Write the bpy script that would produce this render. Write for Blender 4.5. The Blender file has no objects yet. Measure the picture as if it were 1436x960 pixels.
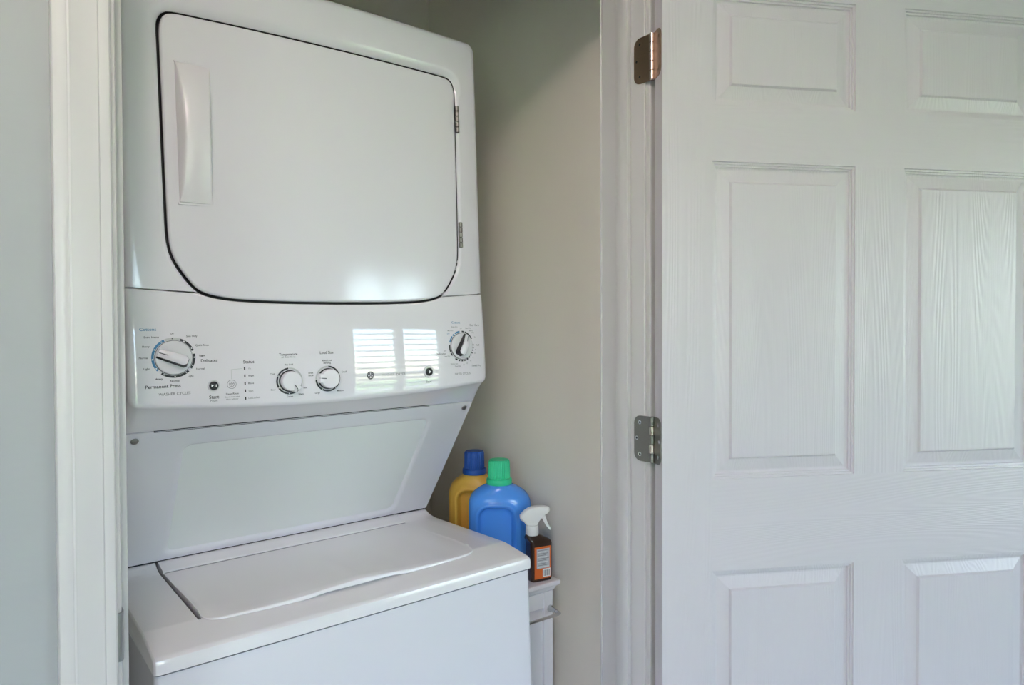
import bpy, bmesh, math, random
from mathutils import Vector, Matrix
random.seed(7)
PI = math.pi
scene = bpy.context.scene
COL = scene.collection

# ------------------------------------------------------------------ camera
CAM_H = 1.30
YAW, PIT, ROLL, FPX = math.radians(37.675), math.radians(0.9205), math.radians(-0.1952), 979.64
d_ = Vector((math.sin(YAW)*math.cos(PIT), math.cos(YAW)*math.cos(PIT), -math.sin(PIT)))
r_ = Vector((math.cos(YAW), -math.sin(YAW), 0.0))
u_ = r_.cross(d_)
r2 = r_*math.cos(ROLL) + u_*math.sin(ROLL)
u2 = u_*math.cos(ROLL) - r_*math.sin(ROLL)
cd = bpy.data.cameras.new('camera')
cam = bpy.data.objects.new('camera', cd)
COL.objects.link(cam)
M = Matrix((r2, u2, -d_)).transposed().to_4x4()
M.translation = Vector((0, 0, CAM_H))
cam.matrix_world = M
cd.sensor_width = 36.0
cd.lens = FPX/1436*36
cd.clip_start = 0.02
scene.camera = cam

# ------------------------------------------------------------------ world, sun, lamp, exposure
world = bpy.data.worlds.new('world')
scene.world = world
world.use_nodes = True
wn = world.node_tree.nodes
bg = wn['Background']
sky = wn.new('ShaderNodeTexSky')
sky.sky_type = 'NISHITA'
sky.sun_disc = False
sky.sun_elevation = math.radians(50)
sky.sun_rotation = math.radians(0)
sky.air_density = 1.0
sky.dust_density = 0.7
world.node_tree.links.new(sky.outputs[0], bg.inputs[0])
bg.inputs[1].default_value = 1.5
sd = bpy.data.lights.new('sun', 'SUN')
sd.energy = 34.0
sd.angle = math.radians(0.6)
sd.color = (1.0, 0.95, 0.88)
sun = bpy.data.objects.new('sun', sd)
COL.objects.link(sun)
sun.rotation_euler = Vector((0.25, -0.62, -0.80)).to_track_quat('-Z', 'Y').to_euler()
# ceiling lamp of the room, just above the photographer
ld = bpy.data.lights.new('ceiling_bulb', 'POINT')
ld.energy = 8.0
ld.shadow_soft_size = 0.07
ld.color = (1.0, 0.81, 0.78)
lamp = bpy.data.objects.new('ceiling_bulb', ld)
COL.objects.link(lamp)
lamp.location = (-0.12, 0.06, 2.34)
# daylight portal in the window behind the camera
WX0, WX1, WZ0, WZ1, WY = 2.36, 3.66, 0.50, 1.98, -2.60
# second window of the room, in the same wall further left
VX0, VX1 = -0.85, 0.05
# third window, added in the left wall to brighten the closet
LY0, LY1 = -1.65, -0.55
def portal(size, loc, rot):
    pd = bpy.data.lights.new('window_portal', 'AREA')
    pd.shape = 'RECTANGLE'
    pd.size, pd.size_y = size
    pd.cycles.is_portal = True
    po = bpy.data.objects.new('window_portal', pd)
    COL.objects.link(po)
    po.location = loc
    po.rotation_euler = rot
portal((WX1-WX0, WZ1-WZ0), ((WX0+WX1)/2, WY-0.13, (WZ0+WZ1)/2), (math.radians(90), 0, 0))
portal((VX1-VX0, WZ1-WZ0), ((VX0+VX1)/2, WY-0.13, (WZ0+WZ1)/2), (math.radians(90), 0, 0))
portal((LY1-LY0, WZ1-WZ0), (-1.4-0.13, (LY0+LY1)/2, (WZ0+WZ1)/2), (math.radians(90), 0, math.radians(-90)))
vs = scene.view_settings
vs.view_transform = 'Standard'
vs.look = 'None'
vs.exposure = 1.28
vs.gamma = 1.0
vs.use_curve_mapping = False
scene.cycles.use_denoising = True
scene.cycles.max_bounces = 12
scene.cycles.diffuse_bounces = 8
scene.cycles.sample_clamp_indirect = 6.0
scene.cycles.caustics_reflective = False
scene.cycles.caustics_refractive = False

# ------------------------------------------------------------------ helpers
def obj(name, bm, mat, parent=None, smooth=None, kind=None):
    me = bpy.data.meshes.new(name)
    bmesh.ops.remove_doubles(bm, verts=bm.verts, dist=1e-6)
    bmesh.ops.recalc_face_normals(bm, faces=bm.faces)
    bm.to_mesh(me)
    bm.free()
    o = bpy.data.objects.new(name, me)
    COL.objects.link(o)
    mats = mat if isinstance(mat, (list, tuple)) else [mat]
    for m in mats:
        me.materials.append(m)
    if parent is not None:
        o.parent = parent
    if smooth is not None:
        shade(me, smooth)
    if kind:
        o['kind'] = kind
    return o

def shade(me, ang):
    me.polygons.foreach_set('use_smooth', [True]*len(me.polygons))
    me.set_sharp_from_angle(angle=math.radians(ang))

def tag(o, label, cat, group=None):
    o['label'] = label
    o['category'] = cat
    if group:
        o['group'] = group
    return o

def empty(name, loc, rotz=0.0):
    o = bpy.data.objects.new(name, None)
    COL.objects.link(o)
    o.location = loc
    o.rotation_euler = (0, 0, rotz)
    o.empty_display_size = 0.05
    return o

def box(bm, lo, hi, bev=0.0, segs=2):
    x0, y0, z0 = lo
    x1, y1, z1 = hi
    v = [bm.verts.new(c) for c in ((x0,y0,z0),(x1,y0,z0),(x1,y1,z0),(x0,y1,z0),(x0,y0,z1),(x1,y0,z1),(x1,y1,z1),(x0,y1,z1))]
    fs = [bm.faces.new([v[i] for i in q]) for q in ((3,2,1,0),(4,5,6,7),(0,1,5,4),(1,2,6,5),(2,3,7,6),(3,0,4,7))]
    if bev > 0:
        ed = list({e for f in fs for e in f.edges})
        bmesh.ops.bevel(bm, geom=ed, offset=bev, segments=segs, profile=0.5, affect='EDGES', clamp_overlap=True)
    return bm

def grid(bm, rows, close=False):
    """rows of points -> quad sheet"""
    vr = [[bm.verts.new(p) for p in r] for r in rows]
    n = len(vr[0])
    for a, b in zip(vr, vr[1:]):
        for i in range(n if close else n-1):
            j = (i+1) % n
            bm.faces.new((a[i], a[j], b[j], b[i]))
    return vr

def loft(bm, rings, cap0=True, cap1=True):
    vr = grid(bm, rings, close=True)
    if cap0:
        bm.faces.new(list(reversed(vr[0])))
    if cap1:
        bm.faces.new(vr[-1])
    return vr

def prism(bm, poly, a, b, f):
    """poly of 2D points extruded between a and b; f(p, t) gives 3D"""
    return loft(bm, [[f(p, a) for p in poly], [f(p, b) for p in poly]])

def lathe(bm, prof, cx=0.0, cy=0.0, seg=40, cap0=True, cap1=True):
    rings = [[(cx+r*math.cos(2*PI*i/seg), cy+r*math.sin(2*PI*i/seg), z) for i in range(seg)] for r, z in prof]
    return loft(bm, rings, cap0, cap1)

def tube(bm, path, r, seg=14, cap=True):
    path = [Vector(p) for p in path]
    rings = []
    ref = Vector((0, 0, 1))
    for i, p in enumerate(path):
        t = (path[min(i+1, len(path)-1)] - path[max(i-1, 0)]).normalized()
        a = ref if abs(t.dot(ref)) < 0.9 else Vector((1, 0, 0))
        n = t.cross(a).normalized()
        b = t.cross(n)
        rr = r[i] if isinstance(r, (list, tuple)) else r
        rings.append([p + n*(rr*math.cos(2*PI*k/seg)) + b*(rr*math.sin(2*PI*k/seg)) for k in range(seg)])
    loft(bm, rings, cap, cap)

def sstep(a, b, x):
    t = max(0.0, min(1.0, (x-a)/(b-a)))
    return t*t*(3-2*t)

def lerp(a, b, t):
    return a+(b-a)*t

def interp(tab, x):
    if x <= tab[0][0]:
        return tab[0][1]
    for (x0, y0), (x1, y1) in zip(tab, tab[1:]):
        if x <= x1:
            return lerp(y0, y1, (x-x0)/(x1-x0))
    return tab[-1][1]

def resample(poly, n):
    poly = [Vector(p) for p in poly]
    L = [0.0]
    for a, b in zip(poly, poly[1:]):
        L.append(L[-1]+(b-a).length)
    out = []
    k = 0
    for i in range(n):
        s = L[-1]*i/(n-1)
        while k < len(L)-2 and L[k+1] < s:
            k += 1
        t = 0 if L[k+1] == L[k] else (s-L[k])/(L[k+1]-L[k])
        out.append(poly[k].lerp(poly[k+1], max(0, min(1, t))))
    return out

def chaikin(poly, it=2):
    p = [Vector(q) for q in poly]
    for _ in range(it):
        q = [p[0]]
        for a, b in zip(p, p[1:]):
            q += [a.lerp(b, .25), a.lerp(b, .75)]
        q.append(p[-1])
        p = q
    return p

# ------------------------------------------------------------------ materials
def mat(name, col, rough=0.5, metal=0.0, coat=0.0, coat_rough=0.05, spec=0.5):
    m = bpy.data.materials.new(name)
    m.use_nodes = True
    b = m.node_tree.nodes['Principled BSDF']
    b.inputs['Base Color'].default_value = (*col, 1)
    b.inputs['Roughness'].default_value = rough
    b.inputs['Metallic'].default_value = metal
    b.inputs['Coat Weight'].default_value = coat
    b.inputs['Coat Roughness'].default_value = coat_rough
    b.inputs['Specular IOR Level'].default_value = spec
    return m

def bump(m, scale=(1, 1, 1), kind='noise', nscale=60.0, strength=0.2, dist=0.002, detail=3.0, distort=0.0, coords='Object'):
    nt = m.node_tree
    b = nt.nodes['Principled BSDF']
    tc = nt.nodes.new('ShaderNodeTexCoord')
    mp = nt.nodes.new('ShaderNodeMapping')
    mp.inputs['Scale'].default_value = scale
    nt.links.new(tc.outputs[coords], mp.inputs[0])
    if kind == 'noise':
        t = nt.nodes.new('ShaderNodeTexNoise')
        t.inputs['Scale'].default_value = nscale
        t.inputs['Detail'].default_value = detail
        t.inputs['Distortion'].default_value = distort
        fac = t.outputs[0]
    else:
        t = nt.nodes.new('ShaderNodeTexWave')
        t.wave_type = 'BANDS'
        t.inputs['Scale'].default_value = nscale
        t.inputs['Distortion'].default_value = distort
        t.inputs['Detail'].default_value = detail
        t.inputs['Detail Scale'].default_value = 1.2
        fac = t.outputs['Fac']
    bp = nt.nodes.new('ShaderNodeBump')
    bp.inputs['Strength'].default_value = strength
    bp.inputs['Distance'].default_value = dist
    nt.links.new(fac, bp.inputs['Height'])
    nt.links.new(bp.outputs[0], b.inputs['Normal'])
    return m, fac

def tint(m, fac, c0, c1, p0=0.3, p1=0.7):
    nt = m.node_tree
    r = nt.nodes.new('ShaderNodeValToRGB')
    r.color_ramp.elements[0].position = p0
    r.color_ramp.elements[1].position = p1
    r.color_ramp.elements[0].color = (*c0, 1)
    r.color_ramp.elements[1].color = (*c1, 1)
    nt.links.new(fac, r.inputs[0])
    nt.links.new(r.outputs[0], nt.nodes['Principled BSDF'].inputs['Base Color'])

SAGE = (0.385, 0.395, 0.40)
M_wall = mat('sage_wall_paint', SAGE, 0.75)
bump(M_wall, nscale=70, strength=0.35, dist=0.004, detail=2)
M_closet = mat('wall_paint_lightened', (0.83, 0.775, 0.70), 0.5)  # same paint as the room, lightened and warmed in place of light
bump(M_closet, nscale=70, strength=0.12, dist=0.003)
M_ceil = mat('ceiling_paint', (0.84, 0.83, 0.82), 0.8)
bump(M_ceil, nscale=50, strength=0.3, dist=0.004)
M_floor = mat('floor_carpet', (0.42, 0.36, 0.30), 0.9)
_, fc_ = bump(M_floor, nscale=220, strength=0.6, dist=0.004)
tint(M_floor, fc_, (0.60, 0.54, 0.49), (0.70, 0.64, 0.58))
M_trim = mat('white_trim_paint', (0.605, 0.578, 0.575), 0.32)
bump(M_trim, scale=(60, 60, 1), nscale=4, strength=0.06, dist=0.001)
M_lawn = mat('lawn', (0.13, 0.26, 0.06), 0.9)
_, fc_ = bump(M_lawn, nscale=3, strength=0.5, dist=0.05)
tint(M_lawn, fc_, (0.13, 0.29, 0.08), (0.20, 0.40, 0.12))
M_enamel = mat('white_enamel', (0.71, 0.69, 0.735), 0.13, spec=0.5)
M_panel = mat('white_gloss_plastic', (0.74, 0.71, 0.75), 0.03, spec=0.4)
M_lidmat = mat('white_lid_plastic', (0.79, 0.765, 0.775), 0.15)
M_side = mat('enamel_side', (0.74, 0.745, 0.745), 0.3)
M_black = mat('black_plastic', (0.012, 0.012, 0.014), 0.35)
M_gap = mat('gap_shade', (0.02, 0.02, 0.022), 0.7)  # near-black colour standing in for shade inside the gaps
M_print = mat('black_print', (0.03, 0.03, 0.035), 0.5)
M_gprint = mat('grey_print', (0.22, 0.22, 0.23), 0.5)
M_lprint = mat('light_grey_print', (0.50, 0.50, 0.50), 0.5)
M_blue = mat('blue_print', (0.05, 0.20, 0.38), 0.5)
M_wprint = mat('white_print', (0.8, 0.8, 0.8), 0.5)
M_knob = mat('knob_white', (0.75, 0.72, 0.755), 0.24)
M_ksil = mat('knob_satin', (0.67, 0.65, 0.675), 0.22)
M_steel = mat('satin_steel', (0.45, 0.45, 0.44), 0.32, metal=1.0)
M_chrome = mat('chrome', (0.62, 0.62, 0.63), 0.15, metal=1.0)
M_nickel = mat('hinge_nickel', (0.30, 0.29, 0.26), 0.36, metal=1.0)
_, fc_ = bump(M_nickel, nscale=120, strength=0.15, dist=0.001)
tint(M_nickel, fc_, (0.22, 0.21, 0.19), (0.36, 0.35, 0.32))
M_bronze = mat('hinge_bronze', (0.30, 0.22, 0.15), 0.38, metal=1.0)
_, fc_ = bump(M_bronze, nscale=90, strength=0.2, dist=0.001)
tint(M_bronze, fc_, (0.20, 0.16, 0.12), (0.42, 0.29, 0.19))
M_pin = mat('hinge_pin', (0.72, 0.62, 0.55), 0.25, metal=1.0)
M_yellow = mat('yellow_plastic', (0.88, 0.50, 0.085), 0.33)
M_bluecap = mat('blue_cap', (0.014, 0.095, 0.46), 0.42)
M_bottle = mat('blue_bottle', (0.075, 0.29, 0.82), 0.19)
M_green = mat('green_cap', (0.03, 0.60, 0.30), 0.42)
M_brown = mat('brown_bottle', (0.045, 0.026, 0.018), 0.2)
M_spray = mat('spray_white', (0.78, 0.77, 0.75), 0.35)
M_orange = mat('orange_label', (0.68, 0.14, 0.02), 0.5)
M_lblgrey = mat('label_silver', (0.50, 0.52, 0.56), 0.45)
M_navy = mat('navy_label', (0.02, 0.04, 0.16), 0.45)
M_cab = mat('cabinet_white', (0.76, 0.74, 0.77), 0.4)
M_glass = bpy.data.materials.new('window_glass')
M_glass.use_nodes = True
nt = M_glass.node_tree
nt.nodes.remove(nt.nodes['Principled BSDF'])
tr = nt.nodes.new('ShaderNodeBsdfTransparent')
gl = nt.nodes.new('ShaderNodeBsdfGlossy')
gl.inputs['Roughness'].default_value = 0.02
mx = nt.nodes.new('ShaderNodeMixShader')
mx.inputs[0].default_value = 0.06
nt.links.new(tr.outputs[0], mx.inputs[1])
nt.links.new(gl.outputs[0], mx.inputs[2])
nt.links.new(mx.outputs[0], nt.nodes['Material Output'].inputs[0])

def door_mat(name, axis):
    """white moulded door skin with embossed grain running along axis 'z' or 'x'"""
    m = mat(name, (0.63, 0.587, 0.615), 0.33)
    sc = (1.0, 1.0, 0.055) if axis == 'z' else (0.055, 1.0, 1.0)
    nt = m.node_tree
    b = nt.nodes['Principled BSDF']
    tc = nt.nodes.new('ShaderNodeTexCoord')
    mp = nt.nodes.new('ShaderNodeMapping')
    mp.inputs['Scale'].default_value = sc
    nt.links.new(tc.outputs['Object'], mp.inputs[0])
    n1 = nt.nodes.new('ShaderNodeTexNoise')
    n1.inputs['Scale'].default_value = 9.0
    n1.inputs['Detail'].default_value = 1.0
    nt.links.new(mp.outputs[0], n1.inputs[0])
    mul = nt.nodes.new('ShaderNodeMath')
    mul.operation = 'MULTIPLY'
    mul.inputs[1].default_value = 300.0
    nt.links.new(n1.outputs[0], mul.inputs[0])
    sn = nt.nodes.new('ShaderNodeMath')
    sn.operation = 'SINE'
    nt.links.new(mul.outputs[0], sn.inputs[0])
    n2 = nt.nodes.new('ShaderNodeTexNoise')
    n2.inputs['Scale'].default_value = 260.0
    nt.links.new(mp.outputs[0], n2.inputs[0])
    ad = nt.nodes.new('ShaderNodeMath')
    ad.operation = 'MULTIPLY_ADD'
    ad.inputs[1].default_value = 0.5
    nt.links.new(sn.outputs[0], ad.inputs[0])
    nt.links.new(n2.outputs[0], ad.inputs[2])
    bp = nt.nodes.new('ShaderNodeBump')
    bp.inputs['Strength'].default_value = 0.25
    bp.inputs['Distance'].default_value = 0.0007
    nt.links.new(ad.outputs[0], bp.inputs['Height'])
    nt.links.new(bp.outputs[0], b.inputs['Normal'])
    return m
M_doorv = door_mat('door_grain_vertical', 'z')
M_doorh = door_mat('door_grain_horizontal', 'x')

# ------------------------------------------------------------------ room shell
YW = 0.914            # room face of the closet wall
YB = 1.030            # closet face of that wall
XL, XR = 0.1331, 1.030  # clear opening between the jamb faces
XC = 1.12             # closet right wall
YC = 1.866            # closet back wall
HEAD = 2.035
CEIL = 2.44
RX0, RX1 = -1.4, 4.8

def slab(name, lo, hi, m, kind='structure'):
    bm = bmesh.new()
    box(bm, lo, hi)
    return obj(name, bm, m, kind=kind)

slab('floor', (RX0-.12, WY-.12, -0.12), (RX1+.12, YC+.12, 0.0), M_floor)
slab('ceiling', (RX0-.12, WY-.12, CEIL), (RX1+.12, YC+.12, CEIL+.15), M_ceil)
# wall with the closet opening (three pieces around the opening, one wall)
bm = bmesh.new()
box(bm, (RX0, YW, 0), (XL-.019, YB, CEIL))
box(bm, (XR+.019, YW, 0), (RX1, YB, CEIL))
box(bm, (XL-.019, YW, HEAD+.019), (XR+.019, YB, CEIL))
obj('wall_front', bm, M_wall, kind='structure')
bm = bmesh.new()
box(bm, (RX0-.12, WY-.12, 0), (RX0, LY0, CEIL))
box(bm, (RX0-.12, LY1, 0), (RX0, YC+.12, CEIL))
box(bm, (RX0-.12, LY0, 0), (RX0, LY1, WZ0))
box(bm, (RX0-.12, LY0, WZ1), (RX0, LY1, CEIL))
obj('wall_left', bm, M_wall, kind='structure')
slab('wall_right', (RX1, WY-.12, 0), (RX1+.12, YC+.12, CEIL), M_wall)
bm = bmesh.new()
box(bm, (RX0, WY-.12, 0), (VX0, WY, CEIL))
box(bm, (VX1, WY-.12, 0), (WX0, WY, CEIL))
box(bm, (VX0, WY-.12, 0), (VX1, WY, WZ0))
box(bm, (VX0, WY-.12, WZ1), (VX1, WY, CEIL))
box(bm, (WX1, WY-.12, 0), (RX1, WY, CEIL))
box(bm, (WX0, WY-.12, 0), (WX1, WY, WZ0))
box(bm, (WX0, WY-.12, WZ1), (WX1, WY, CEIL))
obj('wall_back', bm, M_wall, kind='structure')
slab('wall_closet_right', (XC, YB, 0), (XC+.1, YC+.1, CEIL), M_closet)
slab('wall_closet_back', (0.0, YC, 0), (XC, YC+.1, CEIL), M_closet)
slab('wall_closet_left', (0.0, YB, 0), (0.08, YC, CEIL), M_closet)
# outside
bm = bmesh.new()
grid(bm, [[(-40, -60, -0.35), (45, -60, -0.35)], [(-40, 30, -0.35), (45, 30, -0.35)]])
obj('lawn', bm, M_lawn, kind='structure')
bm = bmesh.new()
box(bm, (-40, -17.0, -0.36), (45, -10.5, -0.33))
obj('driveway', bm, mat('pale_concrete', (0.55, 0.53, 0.50), 0.8), kind='structure')

# jamb: two legs and head, each with a stop
def jamb(name, side):
    bm = bmesh.new()
    if side == 'l':
        box(bm, (XL-.019, YW, 0), (XL, YB, HEAD), .0012, 1)
        box(bm, (XL, .948, 0), (XL+.012, .979, HEAD-.012), .0015)
    elif side == 'r':
        box(bm, (XR, YW, 0), (XR+.019, YB, HEAD), .0012, 1)
        box(bm, (XR-.012, .948, 0), (XR, .979, HEAD-.012), .0015)
    else:
        box(bm, (XL-.019, YW, HEAD), (XR+.019, YB, HEAD+.019), .0012, 1)
        box(bm, (XL, .948, HEAD-.011), (XR, .979, HEAD), .003)
    return obj(name, bm, M_trim, kind='structure', smooth=30)
jl = jamb('trim_1', 'l')
jamb('trim_2', 'r')
jamb('trim_3', 't')

CAS = [(0, 0), (0, .0075), (.002, .0095), (.006, .0105), (.012, .0105), (.0135, .0118), (.038, .0140), (.0405, .0150),
       (.0425, .0146), (.044, .0152), (.053, .0152), (.056, .0140), (.0575, .0115), (.0575, 0)]
def casing(name, side):
    bm = bmesh.new()
    if side == 'l':
        prism(bm, CAS, 0, HEAD+.005, lambda p, t: (XL-.0055-p[0], YW-p[1], t+(p[0] if t > 0 else 0)))
    elif side == 'r':
        prism(bm, CAS, 0, HEAD+.005, lambda p, t: (XR+.0055+p[0], YW-p[1], t+(p[0] if t > 0 else 0)))
    else:
        prism(bm, CAS, 0, 1, lambda p, t: (XL-.0055-p[0] if t == 0 else XR+.0055+p[0], YW-p[1], HEAD+.005+p[0]))
    return obj(name, bm, M_trim, kind='structure', smooth=25)
casing('trim_4', 'l')
casing('trim_5', 'r')
casing('trim_6', 't')
# drywall corner bead behind the right jamb
bm = bmesh.new()
box(bm, (XR-.0015, YB, 0), (XC, YB+.004, HEAD), .001, 1)
obj('trim_7', bm, M_trim, kind='structure')

# strike plate on the left jamb
bm = bmesh.new()
zs0, zs1 = CAM_H-.379, CAM_H-.323
pl = [(XL+.0008, YW+.028), (XL+.0008, YW+.004), (XL-.0005, YW-.001), (XL-.003, YW-.0035), (XL-.0065, YW-.0040),
      (XL-.0065, YW-.0055), (XL-.0025, YW-.0050), (XL+.001, YW-.002), (XL+.0024, YW+.004), (XL+.0024, YW+.028)]
prism(bm, pl, zs0, zs1, lambda p, t: (p[0], p[1], t))
sp = obj('strike_plate', bm, M_steel, smooth=40)
tag(sp, 'small steel strike plate with curved lip on the left door jamb', 'strike plate')

# ------------------------------------------------------------------ window and blinds behind the camera
M_blind = mat('blind_white', (0.78, 0.78, 0.76), 0.45)
def window(name, origin, rotz, width, height, where, tilt):
    """window set in a wall whose room side looks along local +y; origin at the middle of the sill"""
    win = empty(name, origin, rotz)
    win['kind'] = 'structure'
    h2 = width/2
    def wbox(nm, lo, hi, m, bev=.003):
        bm = bmesh.new()
        box(bm, lo, hi, bev, 1)
        return obj(nm, bm, m, win)
    zm = height*.48
    wbox('frame_side', (-h2, -.12, 0), (-h2+.045, -.03, height), M_trim)
    wbox('frame_side', (h2-.045, -.12, 0), (h2, -.03, height), M_trim)
    wbox('frame_head', (-h2+.045, -.12, height-.045), (h2-.045, -.03, height), M_trim)
    wbox('window_sill', (-h2-.05, -.12, -.03), (h2+.05, .05, 0), M_trim)
    wbox('mullion', (-.05, -.12, 0), (.05, -.03, height-.045), M_trim)
    for a, b in ((-h2+.045, -.05), (.05, h2-.045)):
        wbox('meeting_rail', (a, -.10, zm-.02), (b, -.06, zm+.02), M_trim)
        wbox('glass_pane', (a, -.084, 0), (b, -.080, zm-.02), M_glass, 0)
        wbox('glass_pane', (a, -.084, zm+.02), (b, -.080, height-.045), M_glass, 0)
    me = None
    rot = Matrix.Rotation(rotz, 3, 'Z')
    for a, b, side in ((-h2+.05, -.055, 'right'), (.055, h2-.05, 'left')):
        bl = empty('window_blind', Vector(origin) + rot @ Vector(((a+b)/2, -.005, 0)), rotz)
        tag(bl, 'white horizontal slat blind over the %s half of the window %s' % (side, where), 'blind', 'window blinds')
        w = (b-a)/2-.004
        n = 17
        for k in range(n):
            if me is None:
                bm = bmesh.new()
                box(bm, (-w, -.043, -.003), (w, .043, .003), .0025, 1)
                sl = obj('slat', bm, M_blind, bl)
                me = sl.data
            else:
                sl = bpy.data.objects.new('slat', me)
                COL.objects.link(sl)
                sl.parent = bl
            sl.location = (0, 0, .035+k*(height-.09)/(n-1))
            sl.rotation_euler = (math.radians(tilt), 0, 0)
        bm = bmesh.new()
        box(bm, (-w, -.028, height-.04), (w, .028, height-.002), .003, 1)
        obj('head_rail', bm, M_blind, bl)
window('window_1', ((WX0+WX1)/2, WY, WZ0), 0, WX1-WX0, WZ1-WZ0, 'mirrored in the control panel', -18)
window('window_2', ((VX0+VX1)/2, WY, WZ0), 0, VX1-VX0, WZ1-WZ0, 'behind the photographer', -14)
window('fill_window', (RX0, (LY0+LY1)/2, WZ0), math.radians(-90), LY1-LY0, WZ1-WZ0, 'added in the left room wall to brighten the closet', -44)  # unseen window, added for more light from the left

# ------------------------------------------------------------------ the open six-panel door
DANG = math.radians(28.2858)
Dv = Vector((math.cos(DANG), -math.sin(DANG), 0))
Nv = Vector((-math.sin(DANG), -math.cos(DANG), 0))
PINX, PINY = 1.0305, 0.8955
FC = Vector((PINX, PINY, 0)) + Dv*.004 + Nv*.042
DW, DT, DZ0, DZ1 = 0.895, 0.035, 0.012, 2.028
SX = [0.0, .0990, .3945, .5005, .7960, DW]
ZR = [DZ0, .240, .8447, 1.0187, 1.6177, 1.7240, 1.9300, DZ1]
bm = bmesh.new()
def dface(x0, x1, z0, z1, mi, y=0.0, n=1):
    v = [bm.verts.new(c) for c in ((x0, y, z0), (x1, y, z0), (x1, y, z1), (x0, y, z1))]
    f = bm.faces.new(v)
    f.material_index = mi
for y in (0.0, DT):
    dface(SX[0], SX[1], DZ0, DZ1, 0, y)
    dface(SX[4], SX[5], DZ0, DZ1, 0, y)
    for i in (0, 2, 4, 6):
        dface(SX[1], SX[4], ZR[i], ZR[i+1], 1, y)
    for i in (1, 3, 5):
        dface(SX[2], SX[3], ZR[i], ZR[i+1], 0, y)
for (a, b) in (((0, DZ0), (0, DZ1)), ((DW, DZ0), (DW, DZ1)), ((0, DZ0), (DW, DZ0)), ((0, DZ1), (DW, DZ1))):
    v = [bm.verts.new(c) for c in ((a[0], 0, a[1]), (b[0], 0, b[1]), (b[0], DT, b[1]), (a[0], DT, a[1]))]
    bm.faces.new(v)
door = obj('door_1', bm, [M_doorv, M_doorh], kind='structure')
door.location = FC
door.rotation_euler = (0, 0, -DANG)
RING = [(0, 0), (.0008, .0030), (.0042, .0034), (.0050, .0062), (.0084, .0068), (.0092, .0100), (.0125, .0112), (.0150, .0112),
        (.0368, .0054), (.0400, .0012), (.0425, .0010)]
for c in ((1, 2), (3, 4)):
    for i in (1, 3, 5):
        x0, x1, z0, z1 = SX[c[0]], SX[c[1]], ZR[i], ZR[i+1]
        for face in (0, 1):
            if face == 1:
                continue
            bm = bmesh.new()
            rings = []
            for o, dp in RING:
                rings.append([(x0+o, dp, z0+o), (x1-o, dp, z0+o), (x1-o, dp, z1-o), (x0+o, dp, z1-o)])
            vr = grid(bm, rings, close=True)
            bm.faces.new(vr[-1])
            obj('panel', bm, M_doorv, door)
        bm = bmesh.new()   # back skin of the panel
        v = [bm.verts.new(q) for q in ((x0, DT, z0), (x1, DT, z0), (x1, DT, z1), (x0, DT, z1))]
        bm.faces.new(v)
        obj('back_panel', bm, M_doorv, door)

def leaf_poly(w, h, r=.0158):
    """rounded at the far side (x=w)"""
    pts = [(0, -h/2)]
    for k in range(7):
        a = -PI/2 + k*PI/12
        pts.append((w-r+r*math.cos(a), -h/2+r+r*math.sin(a)))
    for k in range(7):
        a = k*PI/12
        pts.append((w-r+r*math.cos(a), h/2-r+r*math.sin(a)))
    pts.append((0, h/2))
    return pts
INV = Matrix.Translation(FC) @ Matrix.Rotation(-DANG, 4, 'Z')
INV = INV.inverted()
HH = .0885
for (zc, m, lab) in ((CAM_H+.5215, M_bronze, 'worn bronze hinge'), (CAM_H-.2090, M_nickel, 'grey nickel hinge'), (0.28, M_nickel, None)):
    hg = bpy.data.objects.new('hinge', None)
    COL.objects.link(hg)
    hg.parent = door
    hg.empty_display_size = .03
    if lab:
        hg['label'] = lab
    W2 = lambda p: INV @ Vector(p)
    bm = bmesh.new()   # leaf on the jamb
    prism(bm, leaf_poly(.0415, HH), 0, .0016, lambda p, t: W2((XR-t, PINY+.0025+p[0], zc+p[1])))
    obj('jamb_leaf', bm, m, hg)
    for (a, b) in ((.026, .031), (.034, 0.0), (.026, -.031)):
        bm = bmesh.new()
        prism(bm, [(.0040*math.cos(k*PI/6), .0040*math.sin(k*PI/6)) for k in range(12)], .0012, .0024,
              lambda p, t: W2((XR-t, PINY+.0025+a+p[0], zc+b+p[1])))
        o = obj('screw', bm, M_chrome if m is M_nickel else m, hg)
        bm = bmesh.new()
        prism(bm, [(.0021*math.cos(k*PI/6), .0021*math.sin(k*PI/6)) for k in range(12)], .0022, .0026,
              lambda p, t: W2((XR-t, PINY+.0025+a+p[0], zc+b+p[1])))
        obj('screw_recess', bm, M_black, hg)
    bm = bmesh.new()   # leaf on the door edge
    prism(bm, leaf_poly(.0370, HH), 0, .0012, lambda p, t: (-t, .0415-p[0], zc+p[1]))
    obj('door_leaf', bm, m, hg)
    for (a, b) in ((.024, .030), (.030, 0.0), (.024, -.030)):
        bm = bmesh.new()
        prism(bm, [(.0036*math.cos(k*PI/6), .0036*math.sin(k*PI/6)) for k in range(12)], .0008, .0018,
              lambda p, t: (-t, .0415-a+p[0], zc+b+p[1]))
        obj('screw', bm, M_chrome if m is M_nickel else m, hg)
    for k in range(5):   # knuckles
        z0 = zc-HH/2 + k*HH/5
        bm = bmesh.new()
        q = W2((PINX, PINY, 0))
        lathe(bm, [(.0050, z0+.0002), (.0058, z0+.0008), (.0058, z0+HH/5-.0008), (.0050, z0+HH/5-.0002)], q.x, q.y, 20)
        obj('knuckle', bm, M_pin if (m is M_bronze or k in (1, 3)) else m, hg, smooth=40)

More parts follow.
